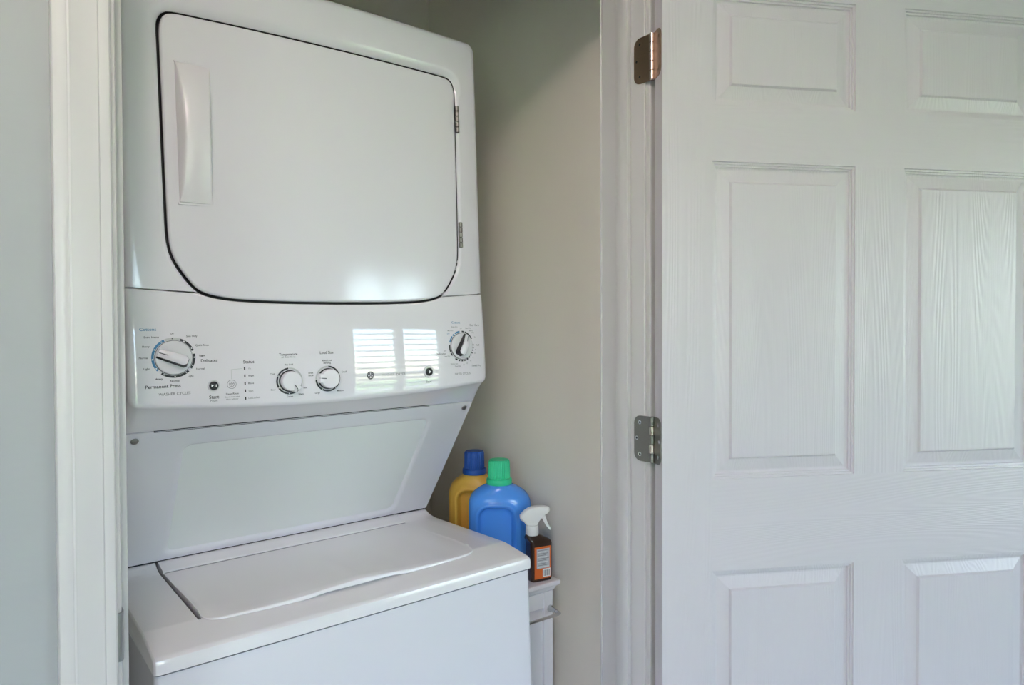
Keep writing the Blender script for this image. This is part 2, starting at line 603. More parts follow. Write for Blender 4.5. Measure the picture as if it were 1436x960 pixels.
# ------------------------------------------------------------------ stacked washer and dryer
W = .683
ZBASE = -1.292                       # machine base in the camera-height frame
OFF = Vector((W/2, 1.10, ZBASE))
al, be = math.radians(-.8797), math.radians(-1.4091)
RM = Matrix.Rotation(al, 3, 'Y') @ Matrix.Rotation(be, 3, 'X')
O_ = Vector((.18797, 1.2, CAM_H))
mach = empty('laundry_center', (0, 0, 0))
MW = RM.to_4x4()
MW.translation = O_ + RM @ (OFF - Vector((0, 1.2, 0)))
mach.matrix_world = MW
tag(mach, 'white stacked washer and dryer unit standing in the closet', 'washer dryer')
def L(x, y, z):
    return (x-OFF.x, y-OFF.y, z-OFF.z)
def mobj(name, bm, m, smooth=None, parent=None):
    return obj(name, bm, m, parent or mach, smooth)

def yf(x):
    return 1.226 - .016*(1-((x-W/2)/(W/2))**2)
def yp(x, z):
    return 1.226 - .011*(1-((x-W/2)/(W/2))**2) + .25*((z+.105)**2 - .175**2)

# --- washer cabinet
bm = bmesh.new()
prof = []
r = .010
for k in range(7):
    a = PI + k*PI/12
    prof.append((.001+r+r*math.cos(a), 1.0915+r+r*math.sin(a)))
for k in range(7):
    a = 1.5*PI + k*PI/12
    prof.append((W-.001-r+r*math.cos(a), 1.0915+r+r*math.sin(a)))
prof += [(W-.001, 1.735), (.001, 1.735)]
prism(bm, prof, ZBASE+.03, -.4890, lambda p, t: L(p[0], p[1], t))
mobj('washer_cabinet', bm, M_enamel, 30)
for fx in (.06, W-.06):
    for fy in (1.15, 1.68):
        bm = bmesh.new()
        q = L(fx, fy, ZBASE)
        lathe(bm, [(.022, q[2]+.002), (.022, q[2]+.012), (.010, q[2]+.016), (.010, q[2]+.032)], q[0], q[1], 16)
        mobj('foot', bm, M_black)
bm = bmesh.new()
box(bm, L(.006, 1.098, -.4895), L(W-.006, 1.73, -.4855))
mobj('seam_shade', bm, M_gap)  # dark filler paints the shade under the washer top

# --- washer top with groove for the lid
ZT = -.4503
def ztop(y):
    return ZT if y >= 1.172 else ZT-.157*(1.172-y)
def top_profile(inset, groove):
    pts = []
    o = inset
    pts.append((1.0875+o, -.4857))
    pts.append((1.0868+o, -.4725))
    pts.append((1.0885+o, -.4662-o*.5))
    pts.append((1.0925+o, -.4632-o))
    pts.append((1.0985, -.4619-o))
    for y in (1.12, 1.148, 1.1700, 1.1705, 1.172, 1.18, 1.25, 1.35, 1.43, 1.449):
        z = ztop(y)-o
        if groove and y > 1.1702:
            z -= .022
        pts.append((y, z))
    for (y, z) in ((1.456, -.4499), (1.466, -.4485), (1.478, -.4458), (1.4865, -.4425), (1.4915, -.4400), (1.500, -.4393)):
        pts.append((y, z-o-(.022 if groove else 0)))
    pts.append((1.72, -.4393-o-(.022 if groove else 0)))
    pts.append((1.72, -.4857))
    return pts
GL0, GL1 = .0785, .0835
cols = [(0, .0055, 0), (.0008, .0030, 0), (.0025, .0010, 0), (.0055, 0, 0), (.03, 0, 0), (GL0, 0, 0), (GL0+.0001, 0, 1), (GL1, 0, 1), (GL1+.0001, 0, 0),
        (W/2, 0, 0), (W-GL1-.0001, 0, 0), (W-GL1, 0, 1), (W-GL0-.0027, 0, 1), (W-GL0-.0026, 0, 0),
        (W-.03, 0, 0), (W-.0055, 0, 0), (W-.0025, .0010, 0), (W-.0008, .0030, 0), (W, .0055, 0)]
bm = bmesh.new()
loft(bm, [[L(x, y, z) for (y, z) in top_profile(o, g)] for x, o, g in cols])
mobj('washer_top', bm, M_lidmat, 28)
for gx0, gx1 in ((GL0+.0002, GL1-.0002), (W-GL1+.0002, W-GL0-.0028)):
    bm = bmesh.new()
    box(bm, L(gx0, 1.1708, ZT-.0200), L(gx1, 1.492, ZT-.0060))
    mobj('groove_shade', bm, M_gap)  # dark filler stands in for the shade down in the groove
# --- washer lid
LY = [(.0836, 1.1760), (.0855, 1.1690), (.0890, 1.1625), (.0945, 1.1575), (.1020, 1.1535), (.113, 1.1505), (.16, 1.1465), (.25, 1.1425), (.3415, 1.1405)]
LZ = [(.0836, -.4485), (.13, -.4482), (.187, -.4478), (.24, -.4460), (.29, -.4425), (.3415, -.4395)]
def sym(tab, x):
    return interp(tab, min(x, W-x))
xs = [.0836, .0845, .0855, .087, .089, .0915, .0945, .098, .102, .107, .113, .12, .13]
xs = xs + [lerp(.13, W-.13, k/44) for k in range(1, 44)] + [W-x for x in reversed(xs)]
bm = bmesh.new()
rows = []
for x in xs:
    y0 = sym(LY, x)
    zt = sym(LZ, x)
    t = abs(x-W/2)
    lift = .0044*(1-sstep(.055, .105, t))
    zb = ztop(y0)+.0006+lift
    th = max(.0030, zt-zb)
    wing = .0045*sstep(.19, .262, t)          # raised outer wings of the lid
    def wz(y):
        return wing*max(0, min(1, (1.37-y)/.18)) if t > .19 else 0
    zt2 = max(zt, ZT+.0015)
    row = [(y0+.016, zb), (y0+.0025, zb), (y0+.0005, zb+th*.10), (y0, zb+th*.30), (y0+.0004, zb+th*.62), (y0+.0018, zb+th*.88), (y0+.0048, zb+th)]
    zs = zb+th
    row += [(y0+.020, zs+.0003+wz(y0+.02)*.5), (lerp(y0+.02, 1.36, .25), lerp(zs, ZT+.0030, .25)+wz(1.22)), (lerp(y0+.02, 1.36, .6), lerp(zs, ZT+.0030, .6)+wz(1.29)),
            (1.36, ZT+.0030), (1.42, ZT+.0022), (1.4450, ZT+.0018), (1.4453, ZT-.0022), (1.4487, ZT-.0022), (1.4490, ZT+.0030), (1.4505, ZT+.0046), (1.460, ZT+.0062), (1.470, -.4428), (1.480, -.4408), (1.4875, -.4395), (1.4925, -.4385), (1.500, -.4384), (1.500, -.4540), (1.45, -.4560), (1.25, -.4560)]
    rows.append([L(x, y, z) for y, z in row])
loft(bm, rows)
mobj('washer_lid', bm, M_lidmat, 28)
bm = bmesh.new()
box(bm, L(.003, 1.4985, -.4400), L(W-.003, 1.5025, -.4355))
mobj('lid_seam_shade', bm, M_gap)  # dark strip painting the shade in the gap behind the lid
bm = bmesh.new()
box(bm, L(.086, 1.4440, ZT-.0020), L(W-.086, 1.4488, ZT+.0020))
mobj('crease_shade', bm, M_gprint)  # grey strip in place of the crease's own shade

# --- slanted back panel with pressed recess
A = Vector((0, 1.2790, -.1635)); B = Vector((0, 1.4965, -.4365))
e = (B-A).normalized(); LEN = (B-A).length
n = Vector((0, e.z, -e.y)); n = n if n.y < 0 else -n
def rdist(x, t):
    cx, ct, hx, ht, rr = W/2, (.037+.337)/2, (.592-.0915)/2, .150, .022
    qx, qt = abs(x-cx)-hx+rr, abs(t-ct)-ht+rr
    return math.hypot(max(qx, 0), max(qt, 0)) + min(max(qx, qt), 0) - rr
bm = bmesh.new()
NX, NT = 150, 80
rows = []
for j in range(NT+1):
    t = LEN*j/NT
    row = []
    for i in range(NX+1):
        x = W*i/NX
        dd = -rdist(x, t)
        dep = .0090*sstep(-.002, .0150, dd)
        p = A + e*t - n*dep
        row.append(L(x, p.y, p.z))
    rows.append(row)
grid(bm, rows)
# folded edges of the sheet
for x in (0, W):
    q = [A, B, B-n*.008, A-n*.008]
    bm.faces.new([bm.verts.new(L(x, p.y, p.z)) for p in q])
bm.faces.new([bm.verts.new(c) for c in (L(0, A.y, A.z), L(W, A.y, A.z), L(W, (A-n*.008).y, (A-n*.008).z), L(0, (A-n*.008).y, (A-n*.008).z))])
mobj('back_panel', bm, M_enamel, 40)
for sx, st in ((.0178, .0168), (W-.0160, .0162)):
    bm = bmesh.new()
    c = A+e*st
    ring = []
    for rad, out in ((.0062, .0002), (.0062, .0012), (.0045, .0030), (.002, .0036)):
        ring.append([L(sx+rad*math.cos(2*PI*k/18), *( (c+n*out+e*(rad*math.sin(2*PI*k/18)))[1:] )) for k in range(18)])
    loft(bm, ring)
    s = mobj('screw', bm, M_nickel, 40)

# --- dryer cabinet (sides and back)
bm = bmesh.new()
poly = [(1.245, .6035), (1.245, -.10), (1.285, -.165), (1.503, -.4365), (1.72, -.4365), (1.72, .6035)]
prism(bm, poly, .0025, W-.0025, lambda p, t: L(t, p[0], p[1]))
mobj('dryer_cabinet', bm, M_side)

# --- dryer door outline, left half from the bottom centre up to the top centre
half = [(W/2, .0458), (.28, .0460), (.22, .0472), (.167, .0497), (.138, .0535), (.120, .0578), (.106, .0635), (.0945, .0745), (.0810, .0935), (.0705, .1110),
        (.0640, .1285), (.0610, .1480), (.0600, .1800), (.0585, .3200), (.0572, .4700), (.0572, .4860), (.0585, .4990), (.0630, .5100), (.0700, .5165), (.0810, .5188), (.11, .5190), (W/2, .5190)]
half = [Vector((x, z)) for x, z in half]
hs = chaikin(half, 3)
JN = Vector((.1055, .0637))     # where the body seam meets the door
# split the half outline at the seam joint
ki = min(range(len(hs)), key=lambda k: (hs[k]-JN).length)
bot_half = hs[:ki+1]
up = hs[ki:]
def nearest(poly, q):
    return min(range(len(poly)), key=lambda k: (poly[k]-Vector(q)).length)
k1 = nearest(up, (.0572, .478)); k2 = nearest(up, (.086, .519))
segsA = [resample([(*v, 0) for v in s], nn) for s, nn in ((up[:k1+1], 28), (up[k1:k2+1], 12), (up[k2:], 24))]
inner = [v for k, s in enumerate(segsA) for v in (s if k == 0 else s[1:])]
RC = .021
outer_segs = [[(0, .0712), (0, .6065-RC)], [(RC-RC*math.cos(a*PI/24), .6065-RC+RC*math.sin(a*PI/24)) for a in range(13)], [(RC, .6065), (W/2, .6065)]]
segsB = [resample([(*v, 0) for v in s], nn) for s, nn in ((outer_segs[0], 28), (outer_segs[1], 12), (outer_segs[2], 24))]
outer = [v for k, s in enumerate(segsB) for v in (s if k == 0 else s[1:])]
def mirror(l):
    return l + [Vector((W-v.x, v.y, 0)) for v in reversed(l[:-1])]
inner = mirror(inner); outer = mirror(outer)
N_ = len(inner)
def offset_out(poly, dist):
    out = []
    for i, p in enumerate(poly):
        a = poly[max(i-1, 0)]; b = poly[min(i+1, len(poly)-1)]
        t = (b-a).normalized()
        out.append(p + Vector((-t.y, t.x, 0))*dist)
    return out
def topness(p):
    return sstep(.46, .515, p.y)
ch0 = offset_out(inner, 1.0)
ch = [p+(q-p)*lerp(.0075, .0190, topness(p)) for p, q in zip(inner, ch0)]
dk = [lerp(.50, 1.0, topness(p)) for p in inner]
def clampv(v):
    return v
rings = []
rings.append([L(p.x, yf(p.x)+.030, p.y) for p in inner])
rings.append([L(p.x, yf(p.x)+.0085*k, p.y) for p, k in zip(inner, dk)])
rings.append([L(lerp(p.x, q.x, .08), yf(p.x)+.0066*k, lerp(p.y, q.y, .08)) for p, q, k in zip(inner, ch, dk)])
def seamfix(i, q, o):
    """near the strip ends keep points on the straight seam"""
    return q
fr = []
for i in range(N_):
    p, q, o = inner[i], ch[i], outer[i]
    edge = min(i, N_-1-i)
    w = sstep(0, 9, edge)
    # at the very end the chamfer runs along the seam
    s = min(1.0, .0075/max((o-p).length, 1e-4))
    base = p.lerp(o, s)
    fr.append(base.lerp(q, w))
rings.append([L(lerp(p.x, q.x, .80), yf(p.x)+.0012*k, lerp(p.y, q.y, .80)) for p, q, k in zip(inner, fr, dk)])
rings.append([L(q.x, yf(q.x)+.0001, q.y) for q in fr])
def along(i, t):
    return fr[i].lerp(outer[i], t)
for t in (.25, .5, .72):
    rings.append([L(along(i, t).x, yf(along(i, t).x), along(i, t).y) for i in range(N_)])
# rounded outer edge, radius
RE = .013
def inset(o, amt):
    x, z = o.x, o.y
    cx = min(max(x, RC), W-RC); cz = min(z, .6065-RC)
    vx, vz = x-cx, z-cz
    l = math.hypot(vx, vz)
    if l < 1e-6:
        return Vector((x, z, 0))
    return Vector((cx+vx/l*(l-amt), cz+vz/l*(l-amt), 0))
for ang in (0, 18, 36, 54, 72, 90):
    a = math.radians(ang)
    rings.append([L(inset(o, RE*(1-math.sin(a))).x, yf(inset(o, RE*(1-math.sin(a))).x)+RE*(1-math.cos(a)), inset(o, RE*(1-math.sin(a))).y) for o in outer])
rings.append([L(o.x, 1.262, o.y) for o in outer])
bm = bmesh.new()
grid(bm, rings)
mobj('dryer_front', bm, M_enamel, 35)
# top sheet of the dryer
bm = bmesh.new()
box(bm, L(.002, 1.255, .600), L(W-.002, 1.72, .6062), .003, 1)
mobj('dryer_top', bm, M_side)
# shade in the gap around the door, painted as dark walls
full = mirror([Vector((v.x, v.y, 0)) for v in resample([(*v, 0) for v in hs], 110)])
bm = bmesh.new()
c = Vector((W/2, .28, 0))
g0 = full[:-1]
# the door itself
def inn(poly, dist):
    nP = len(poly)
    out = []
    for i, p in enumerate(poly):
        a = poly[(i-1) % nP]; b = poly[(i+1) % nP]
        t = (b-a).normalized()
        out.append(p + Vector((-t.y, t.x, 0))*dist)
    return out
tst = inn(g0, .01)
sgn = 1 if (tst[0]-c).length < (g0[0]-c).length else -1
GAP = .0044
def gapof(p, a, b):
    t = (b-a).normalized()
    nv = Vector((-t.y, t.x, 0))*(-sgn)          # outward
    return .0017 + .0030*max(0, -nv.x) + .0022*max(0, -nv.y) + .0006*max(0, nv.y)
def innv(poly, add):
    nP = len(poly)
    out = []
    for i, p in enumerate(poly):
        a = poly[(i-1) % nP]; b = poly[(i+1) % nP]
        t = (b-a).normalized()
        out.append(p + Vector((-t.y, t.x, 0))*sgn*(gapof(p, a, b)+add))
    return out
rings = []
for dist, dep in ((GAP, .016), (GAP, .0075), (GAP+.0006, .0050), (GAP+.002, .0036), (GAP+.0045, .0030)):
    q = innv(g0, dist-GAP)
    rings.append([L(p.x, yf(p.x)+dep, p.y) for p in q])
gq = innv(g0, -.0002); go = inn(g0, sgn*.0002)
bm = bmesh.new()
grid(bm, [[L(p.x, yf(p.x)+.0052, p.y) for p in go], [L(p.x, yf(p.x)+.0160, p.y) for p in go], [L(p.x, yf(p.x)+.0160, p.y) for p in gq], [L(p.x, yf(p.x)+.0072, p.y) for p in gq]], close=True)
mobj('door_gap_shade', bm, M_gap)  # dark lining over white edges, standing in for shade
q0 = inn(g0, sgn*.0085)
for t in (0, .12, .25, .4, .55, .7, .85, .97):
    rr = []
    for p in q0:
        x = lerp(p.x, W/2, t); z = lerp(p.y, .28, t)
        rr.append(L(x, yf(x)+.0030, z))
    rings.append(rr)
bm = bmesh.new()
loft(bm, rings, cap0=False, cap1=True)
ddoor = mobj('dryer_door', bm, M_enamel, 35)
# handle: shallow bowed strap with solid tapered sides
bm = bmesh.new()
rows = []
for k in range(25):
    s = k/24
    z = lerp(.2105, .4365, s)
    bul = .0225*math.sin(PI*s)**.85 + .0015
    a = .0068*math.sin(PI*s)**.9
    yb = yf(.11)+.0030
    xl, xr = lerp(.0835, .0825, s), lerp(.1345, .1365, s)
    rad = min(.0035, bul*.45)
    rows.append([L(xl, yb+.004, z), L(xl, yb, z), L(xl+a*.8, yb-bul+rad, z), L(xl+a+rad*.3, yb-bul+rad*.3, z), L(xl+a+rad, yb-bul, z),
                 L((xl+xr)/2, yb-bul-.001, z), L(xr-a-rad, yb-bul, z), L(xr-a-rad*.3, yb-bul+rad*.3, z), L(xr-a*.8, yb-bul+rad, z), L(xr, yb, z), L(xr, yb+.004, z)])
loft(bm, rows)
hd = mobj('door_handle', bm, M_knob, 40, ddoor)
# raised rim at the ends of the handle
for z0, z1 in ((.4368, .4400), (.2060, .2100)):
    bm = bmesh.new()
    box(bm, L(.0815, yf(.11)+.0018, z0), L(.1385, yf(.11)+.0060, z1), .0012, 2)
    mobj('handle_rim', bm, M_enamel, 40, ddoor)
# hinges
for z0, z1 in ((.4065, .4620), (.1660, .2195)):
    for k in range(5):
        a = lerp(z0, z1, k/5); b = lerp(z0, z1, (k+1)/5)
        q = L(.6268, yf(.6268)-.0002, 0)
        bm = bmesh.new()
        lathe(bm, [(.0028, L(0, 0, a)[2]+.0001), (.0042, L(0, 0, a)[2]+.0010), (.0042, L(0, 0, b)[2]-.0010), (.0028, L(0, 0, b)[2]-.0001)], q[0], q[1], 14)
        mobj('hinge_knuckle', bm, M_nickel, 40, ddoor)

# --- control panel
SEAM = [(0, .0706), (.1055, .0630)]
botz = sorted([(v.x, v.y) for v in bot_half])
def ptop(x):
    x = min(x, W-x)
    if x < .1055:
        return interp(SEAM, x)
    return interp(botz, x)-.0002
def pbot(x):
    xx = min(x, W-x)
    base = -.1185 - .0150*(1-((x-W/2)/(W/2))**2)
    rr = .014
    if xx < rr:
        base += rr-math.sqrt(max(0, rr*rr-(rr-xx)**2))
    return base
xs = [0, .0004, .0012, .0025, .0045, .007, .010, .014, .02, .035, .055, .08, .1054, .1056] + [lerp(.1056, W/2, k/22) for k in range(1, 23)]
xs = xs + [W-x for x in reversed(xs[:-1])]
def yedge(x):
    xx = min(x, W-x)
    rr = .0105
    return rr-math.sqrt(max(0, rr*rr-(rr-xx)**2)) if xx < rr else 0.0
rows = []
for x in xs:
    a, b = ptop(x), pbot(x)
    col = []
    door_part = .1055 < x < W-.1055
    col.append(L(x, yp(x, a)+yedge(x)+(.03 if door_part else .012), a))
    for dz, dy in ((0, .0035 if door_part else .0022), (.0008, .0014 if door_part else .0008), (.003, .0002), (.006, 0)):
        z = a-dz
        col.append(L(x, yp(x, z)+yedge(x)+dy, z))
    for k in range(1, 17):
        z = lerp(a-.006, b+.010, k/16)
        col.append(L(x, yp(x, z)+yedge(x), z))
    for k in range(1, 7):
        an = k*PI/14
        z = b+.010-.010*math.sin(an)
        col.append(L(x, yp(x, b+.01)+yedge(x)+.010*(1-math.cos(an)), z))
    z = b+.010-.010*math.sin(6*PI/14)
    # underside runs back to the slanted back panel
    yb0 = yp(x, b+.01)+yedge(x)+.010*(1-math.cos(6*PI/14))
    col.append(L(x, lerp(yb0, 1.2765, .35), lerp(z, -.1612, .30)))
    col.append(L(x, lerp(yb0, 1.2765, .75), lerp(z, -.1612, .72)))
    col.append(L(x, 1.2765, -.1612))
    col.append(L(x, 1.2800, -.1600))
    rows.append(col)
bm = bmesh.new()
grid(bm, rows)
# side returns
for x, idx in ((0, 0), (W, -1)):
    col = rows[idx]
    back = [(c[0], 1.285-OFF.y, c[2]) for c in col]
    va = [bm.verts.new(c) for c in col]
    vb = [bm.verts.new(c) for c in back]
    for i in range(len(va)-1):
        bm.faces.new((va[i], va[i+1], vb[i+1], vb[i]))
panel = mobj('control_panel', bm, M_panel, 35)
bm = bmesh.new()
box(bm, L(.045, 1.2795, -.1650), L(W-.11, 1.287, -.1580))
mobj('panel_gap_shade', bm, M_gap)  # dark strip for the shade between underside and back panel

# ------------------------------------------------------------------ things printed on and standing on the control panel
def frame_at(x, z):
    h = .002
    dx = (yp(x+h, z)-yp(x-h, z))/(2*h)
    dz = (yp(x, z+h)-yp(x, z-h))/(2*h)
    nn = Vector((dx, -1.0, dz)).normalized()
    uu = Vector((1, dx, 0)).normalized()
    vv = nn.cross(uu)*-1
    vv = vv if vv.z > 0 else -vv
    return Vector((x, yp(x, z), z)), uu, vv, nn
def onpanel(x, z, lift=.00035):
    return L(x, yp(x, z)-lift, z)
def pol(cx, cz, rad, deg):
    a = math.radians(deg)            # clockwise from the top
    return cx+rad*math.sin(a), cz+rad*math.cos(a)
def arc(cx, cz, r0, r1, a0, a1, m, name='dial_mark', lift=.00035):
    nn = max(3, int(abs(a1-a0)/5))
    rows = []
    for rad in (r0, r1):
        rows.append([onpanel(*pol(cx, cz, rad, lerp(a0, a1, k/nn)), lift) for k in range(nn+1)])
    bm = bmesh.new()
    grid(bm, rows)
    return mobj(name, bm, m)
def disc(cx, cz, rad, m, name='dial_dot', lift=.0006, seg=20):
    bm = bmesh.new()
    bm.faces.new([bm.verts.new(onpanel(*pol(cx, cz, rad, 360*k/seg), lift)) for k in range(seg)])
    return mobj(name, bm, m)
def bar(x0, z0, x1, z1, w, m, name='printed_line', lift=.0004):
    d = Vector((x1-x0, z1-z0)); d.normalize()
    p = Vector((-d.y, d.x))*w/2
    bm = bmesh.new()
    bm.faces.new([bm.verts.new(onpanel(*c, lift)) for c in ((x0+p.x, z0+p.y), (x1+p.x, z1+p.y), (x1-p.x, z1-p.y), (x0-p.x, z0-p.y))])
    return mobj(name, bm, m)
TEXTS = []
def text_mesh(s):
    cu = bpy.data.curves.new('lettering', 'FONT')
    cu.body = s
    cu.resolution_u = 2
    cu.offset = .012
    to = bpy.data.objects.new('lettering', cu)
    COL.objects.link(to)
    dg = bpy.context.evaluated_depsgraph_get()
    me = bpy.data.meshes.new_from_object(to.evaluated_get(dg))
    bpy.data.objects.remove(to)
    bpy.data.curves.remove(cu)
    return me
def lettering(s, cx, cz, width, m, height=None, parent=None, mapper=None, name='lettering'):
    me = text_mesh(s)
    vs_ = [v.co.copy() for v in me.vertices]
    x0 = min(v.x for v in vs_); x1 = max(v.x for v in vs_)
    z0 = 0.0
    ref = .70
    k = width/(x1-x0)
    kz = k if height is None else height/ref
    mp = mapper or (lambda a, b: onpanel(a, b, .0004))
    for v, c in zip(me.vertices, vs_):
        v.co = mp(cx+(c.x-(x0+x1)/2)*k, cz+(c.y-ref/2)*kz)
    o = bpy.data.objects.new(name, me)
    COL.objects.link(o)
    me.materials.append(m)
    o.parent = parent or mach
    return o

def knob_dial(cx, cz, point, name):
    """big dial: disc with a bar grip that has dark sides"""
    p, uu, vv, nn = frame_at(cx, cz)
    def F(a, b, h):
        q = p + uu*a + vv*b + nn*h
        return L(q.x, q.y, q.z)
    bm = bmesh.new()
    prof = [(.0272, .0003), (.0272, .0030), (.0264, .0042), (.0255, .0046), (.0240, .0044), (.0004, .0044)]
    loft(bm, [[F(r*math.cos(2*PI*k/48), r*math.sin(2*PI*k/48), h) for k in range(48)] for r, h in prof], True, True)
    dial = mobj(name, bm, M_ksil, 35)
    bm = bmesh.new()
    loft(bm, [[F(r*math.cos(2*PI*k/48), r*math.sin(2*PI*k/48), h) for k in range(48)] for r, h in ((.0279, .0002), (.0279, .0012), (.0270, .0013))], True, False)
    mobj('dial_rim', bm, M_black, 35, dial)
    a = math.radians(point)
    dv = Vector((math.sin(a), math.cos(a))); pv = Vector((dv.y, -dv.x))
    def G(s, w, h):
        return F(dv.x*s+pv.x*w, dv.y*s+pv.y*w, h)
    hw, s0, s1 = .0078, -.0195, .0245
    out = [(s1, -hw*.80), (s1, hw*.80), (s0+.004, hw), (s0, hw*.55), (s0, -hw*.55), (s0+.004, -hw)]
    bm = bmesh.new()
    bt = .0040
    def hgt(s):
        return lerp(.0150, .0075, sstep(.002, s1, s))
    lo = [G(s-(.0030 if s < -.01 else 0), w-(.0034 if w < 0 else 0), bt) for s, w in out]
    mid = [G(s, w, hgt(s)) for s, w in out]
    va = [bm.verts.new(c) for c in lo]; vb = [bm.verts.new(c) for c in mid]
    for i in range(len(out)):
        j = (i+1) % len(out)
        bm.faces.new((va[i], va[j], vb[j], vb[i]))
    g = mobj('grip', bm, M_black, None, dial)
    bm = bmesh.new()
    N = 9
    rows = []
    for k in range(N+1):
        s = lerp(s0, s1, k/N)
        wd = interp([(s0, hw*.55), (s0+.004, hw), (s1, hw*.80)], s)
        rows.append([G(s, -wd, hgt(s)+.0002), G(s, -wd*.8, hgt(s)+.0012), G(s, 0, hgt(s)+.0016), G(s, wd*.8, hgt(s)+.0012), G(s, wd, hgt(s)+.0002)])
    grid(bm, rows)
    mobj('grip_top', bm, M_knob, 40, dial)
    bm = bmesh.new()
    rows = [[G(s, w, hgt(s)+.0021) for w in (-.0006, .0006)] for s in (.0105, .015, .0195, .0235)]
    grid(bm, rows)
    mobj('pointer', bm, M_print, None, dial)
    return dial

def knob_small(cx, cz, point, name):
    p, uu, vv, nn = frame_at(cx, cz)
    def F(a, b, h):
        q = p + uu*a + vv*b + nn*h
        return L(q.x, q.y, q.z)
    a0 = math.radians(point)
    def rad(th):
        # round cap with a blunt beak on the pointer side
        d = (th-a0+PI) % (2*PI)-PI
        base = .0172
        c = math.cos(d); s = abs(math.sin(d))
        if c > 0:
            beak = min(.0196/max(c, .2), .0058/max(s, 1e-4)+.0115)
            return max(base, min(beak, .0205)) if abs(d) < .42 else base
        return base
    bm = bmesh.new()
    rings = []
    for k, h in ((1.0, .0006), (1.0, .0120), (.975, .0140), (.90, .0150), (.02, .0153)):
        rings.append([F(rad(2*PI*i/60)*k*math.sin(2*PI*i/60), rad(2*PI*i/60)*k*math.cos(2*PI*i/60), h) for i in range(60)])
    loft(bm, rings)
    kn = mobj(name, bm, M_knob, 35)
    bm = bmesh.new()
    loft(bm, [[F(r*math.cos(2*PI*k/48), r*math.sin(2*PI*k/48), h) for k in range(48)] for r, h in ((.0190, .0002), (.0188, .0030), (.0170, .0034))], True, False)
    mobj('knob_skirt', bm, M_black, 35, kn)
    dv = Vector((math.sin(a0), math.cos(a0))); pv = Vector((dv.y, -dv.x))
    bm = bmesh.new()
    rows = [[F(dv.x*s+pv.x*w, dv.y*s+pv.y*w, h) for w in (-.0007, .0007)] for s, h in ((.0085, .0156), (.0150, .0155), (.0182, .0148), (.0200, .0122))]
    grid(bm, rows)
    mobj('pointer', bm, M_print, None, kn)
    return kn

# washer cycle dial
cx, cz = .0655, -.0410
knob_dial(cx, cz, 291, 'washer_dial')
for a0, a1, m in ((20, 70, M_print), (80, 126, M_print), (136, 217, M_print), (230, 335, M_blue), (337, 379, M_lprint)):
    arc(cx, cz, .0286, .0322, a0, a1, m)
for a in (32, 62, 91, 116, 144, 178, 209, 237, 266, 296, 326):
    disc(cx, cz, 1, M_wprint) if False else disc(*pol(cx, cz, .0304, a), .00105, M_wprint)
disc(*pol(cx, cz, .0304, 358), .0009, M_print)
for s, x, z, w, m in (('Cottons', .0302, .0050, .0238, M_blue), ('Extra Heavy', .0350, -.0075, .0215, M_print), ('Off', .0645, -.0025, .0050, M_print),
                      ('Spin Only', .0935, -.0070, .0165, M_print), ('Quick Rinse', .1085, -.0222, .0205, M_print), ('Light', .1080, -.0390, .0085, M_print),
                      ('Delicates', .1185, -.0476, .0255, M_print), ('Normal', .1045, -.0605, .0125, M_print), ('Light', .0895, -.0715, .0085, M_print),
                      ('Normal', .0660, -.0780, .0130, M_print), ('Heavy', .0430, -.0738, .0110, M_print), ('Light', .0265, -.0572, .0085, M_print),
                      ('Normal', .0225, -.0400, .0125, M_print), ('Heavy', .0265, -.0222, .0105, M_print), ('Permanent Press', .0490, -.0858, .0505, M_print),
                      ('WASHER CYCLES', .0652, -.0985, .0465, M_gprint)):
    lettering(s, x, z, w, m)
# start / deep rinse / status
def push_button(x, z, rad, ring):
    p, uu, vv, nn = frame_at(x, z)
    def F(a, b, h):
        q = p + uu*a + vv*b + nn*h
        return L(q.x, q.y, q.z)
    bm = bmesh.new()
    loft(bm, [[F(r*math.cos(2*PI*k/36), r*math.sin(2*PI*k/36), h) for k in range(36)] for r, h in ((ring, .0002), (ring, .0012), (ring-.0008, .0018), (rad+.0012, .0016), (rad+.0005, .0006))], True, True)
    b = mobj('start_button', bm, M_ksil, 35)
    bm = bmesh.new()
    loft(bm, [[F(r*math.cos(2*PI*k/36), r*math.sin(2*PI*k/36), h) for k in range(36)] for r, h in ((rad, .0006), (rad, .0024), (rad*.9, .0029), (.0003, .0032))], True, True)
    mobj('button_cap', bm, M_black, 35, b)
    return F, b
F, b = push_button(.1238, -.0896, .0070, .0096)
bm = bmesh.new()
bm.faces.new([bm.verts.new(F(*q, .0034)) for q in ((-.0040, .0026), (-.0004, .0004), (-.0040, -.0020))])
mobj('play_mark', bm, M_wprint, None, b)
for w in (.0010, .0030):
    bm = bmesh.new()
    bm.faces.new([bm.verts.new(F(*q, .0034)) for q in ((w, .0022), (w+.0011, .0022), (w+.0011, -.0020), (w, -.0020))])
    mobj('pause_mark', bm, M_wprint, None, b)
F, b = push_button(.5332, -.0885, .0078, .0122)
bm = bmesh.new()
bm.faces.new([bm.verts.new(F(*q, .0034)) for q in ((-.0015, .0034), (.0042, 0), (-.0015, -.0034))])
mobj('play_mark', bm, M_wprint, None, b)
arc(.1522, -.0890, .0068, .0075, 0, 360, M_gprint, 'printed_ring')
for k in range(6):
    q0 = pol(.1522, -.0890, .0008, 60*k); q1 = pol(.1522, -.0890, .0036, 60*k)
    bar(*q0, *q1, .0009, M_gprint, 'printed_icon')
arc(.1522, -.0890, .0037, .0043, 0, 360, M_gprint, 'printed_icon')
bar(.1522, -.0805, .1522, -.0648, .0007, M_lprint)
bar(.1519, -.0645, .1695, -.0636, .0007, M_lprint)
for z in (-.0636, -.0762, -.0888, -.1014, -.1139):
    bar(.1738, z+.0024, .1738, z-.0024, .0021, M_black, 'status_lamp')
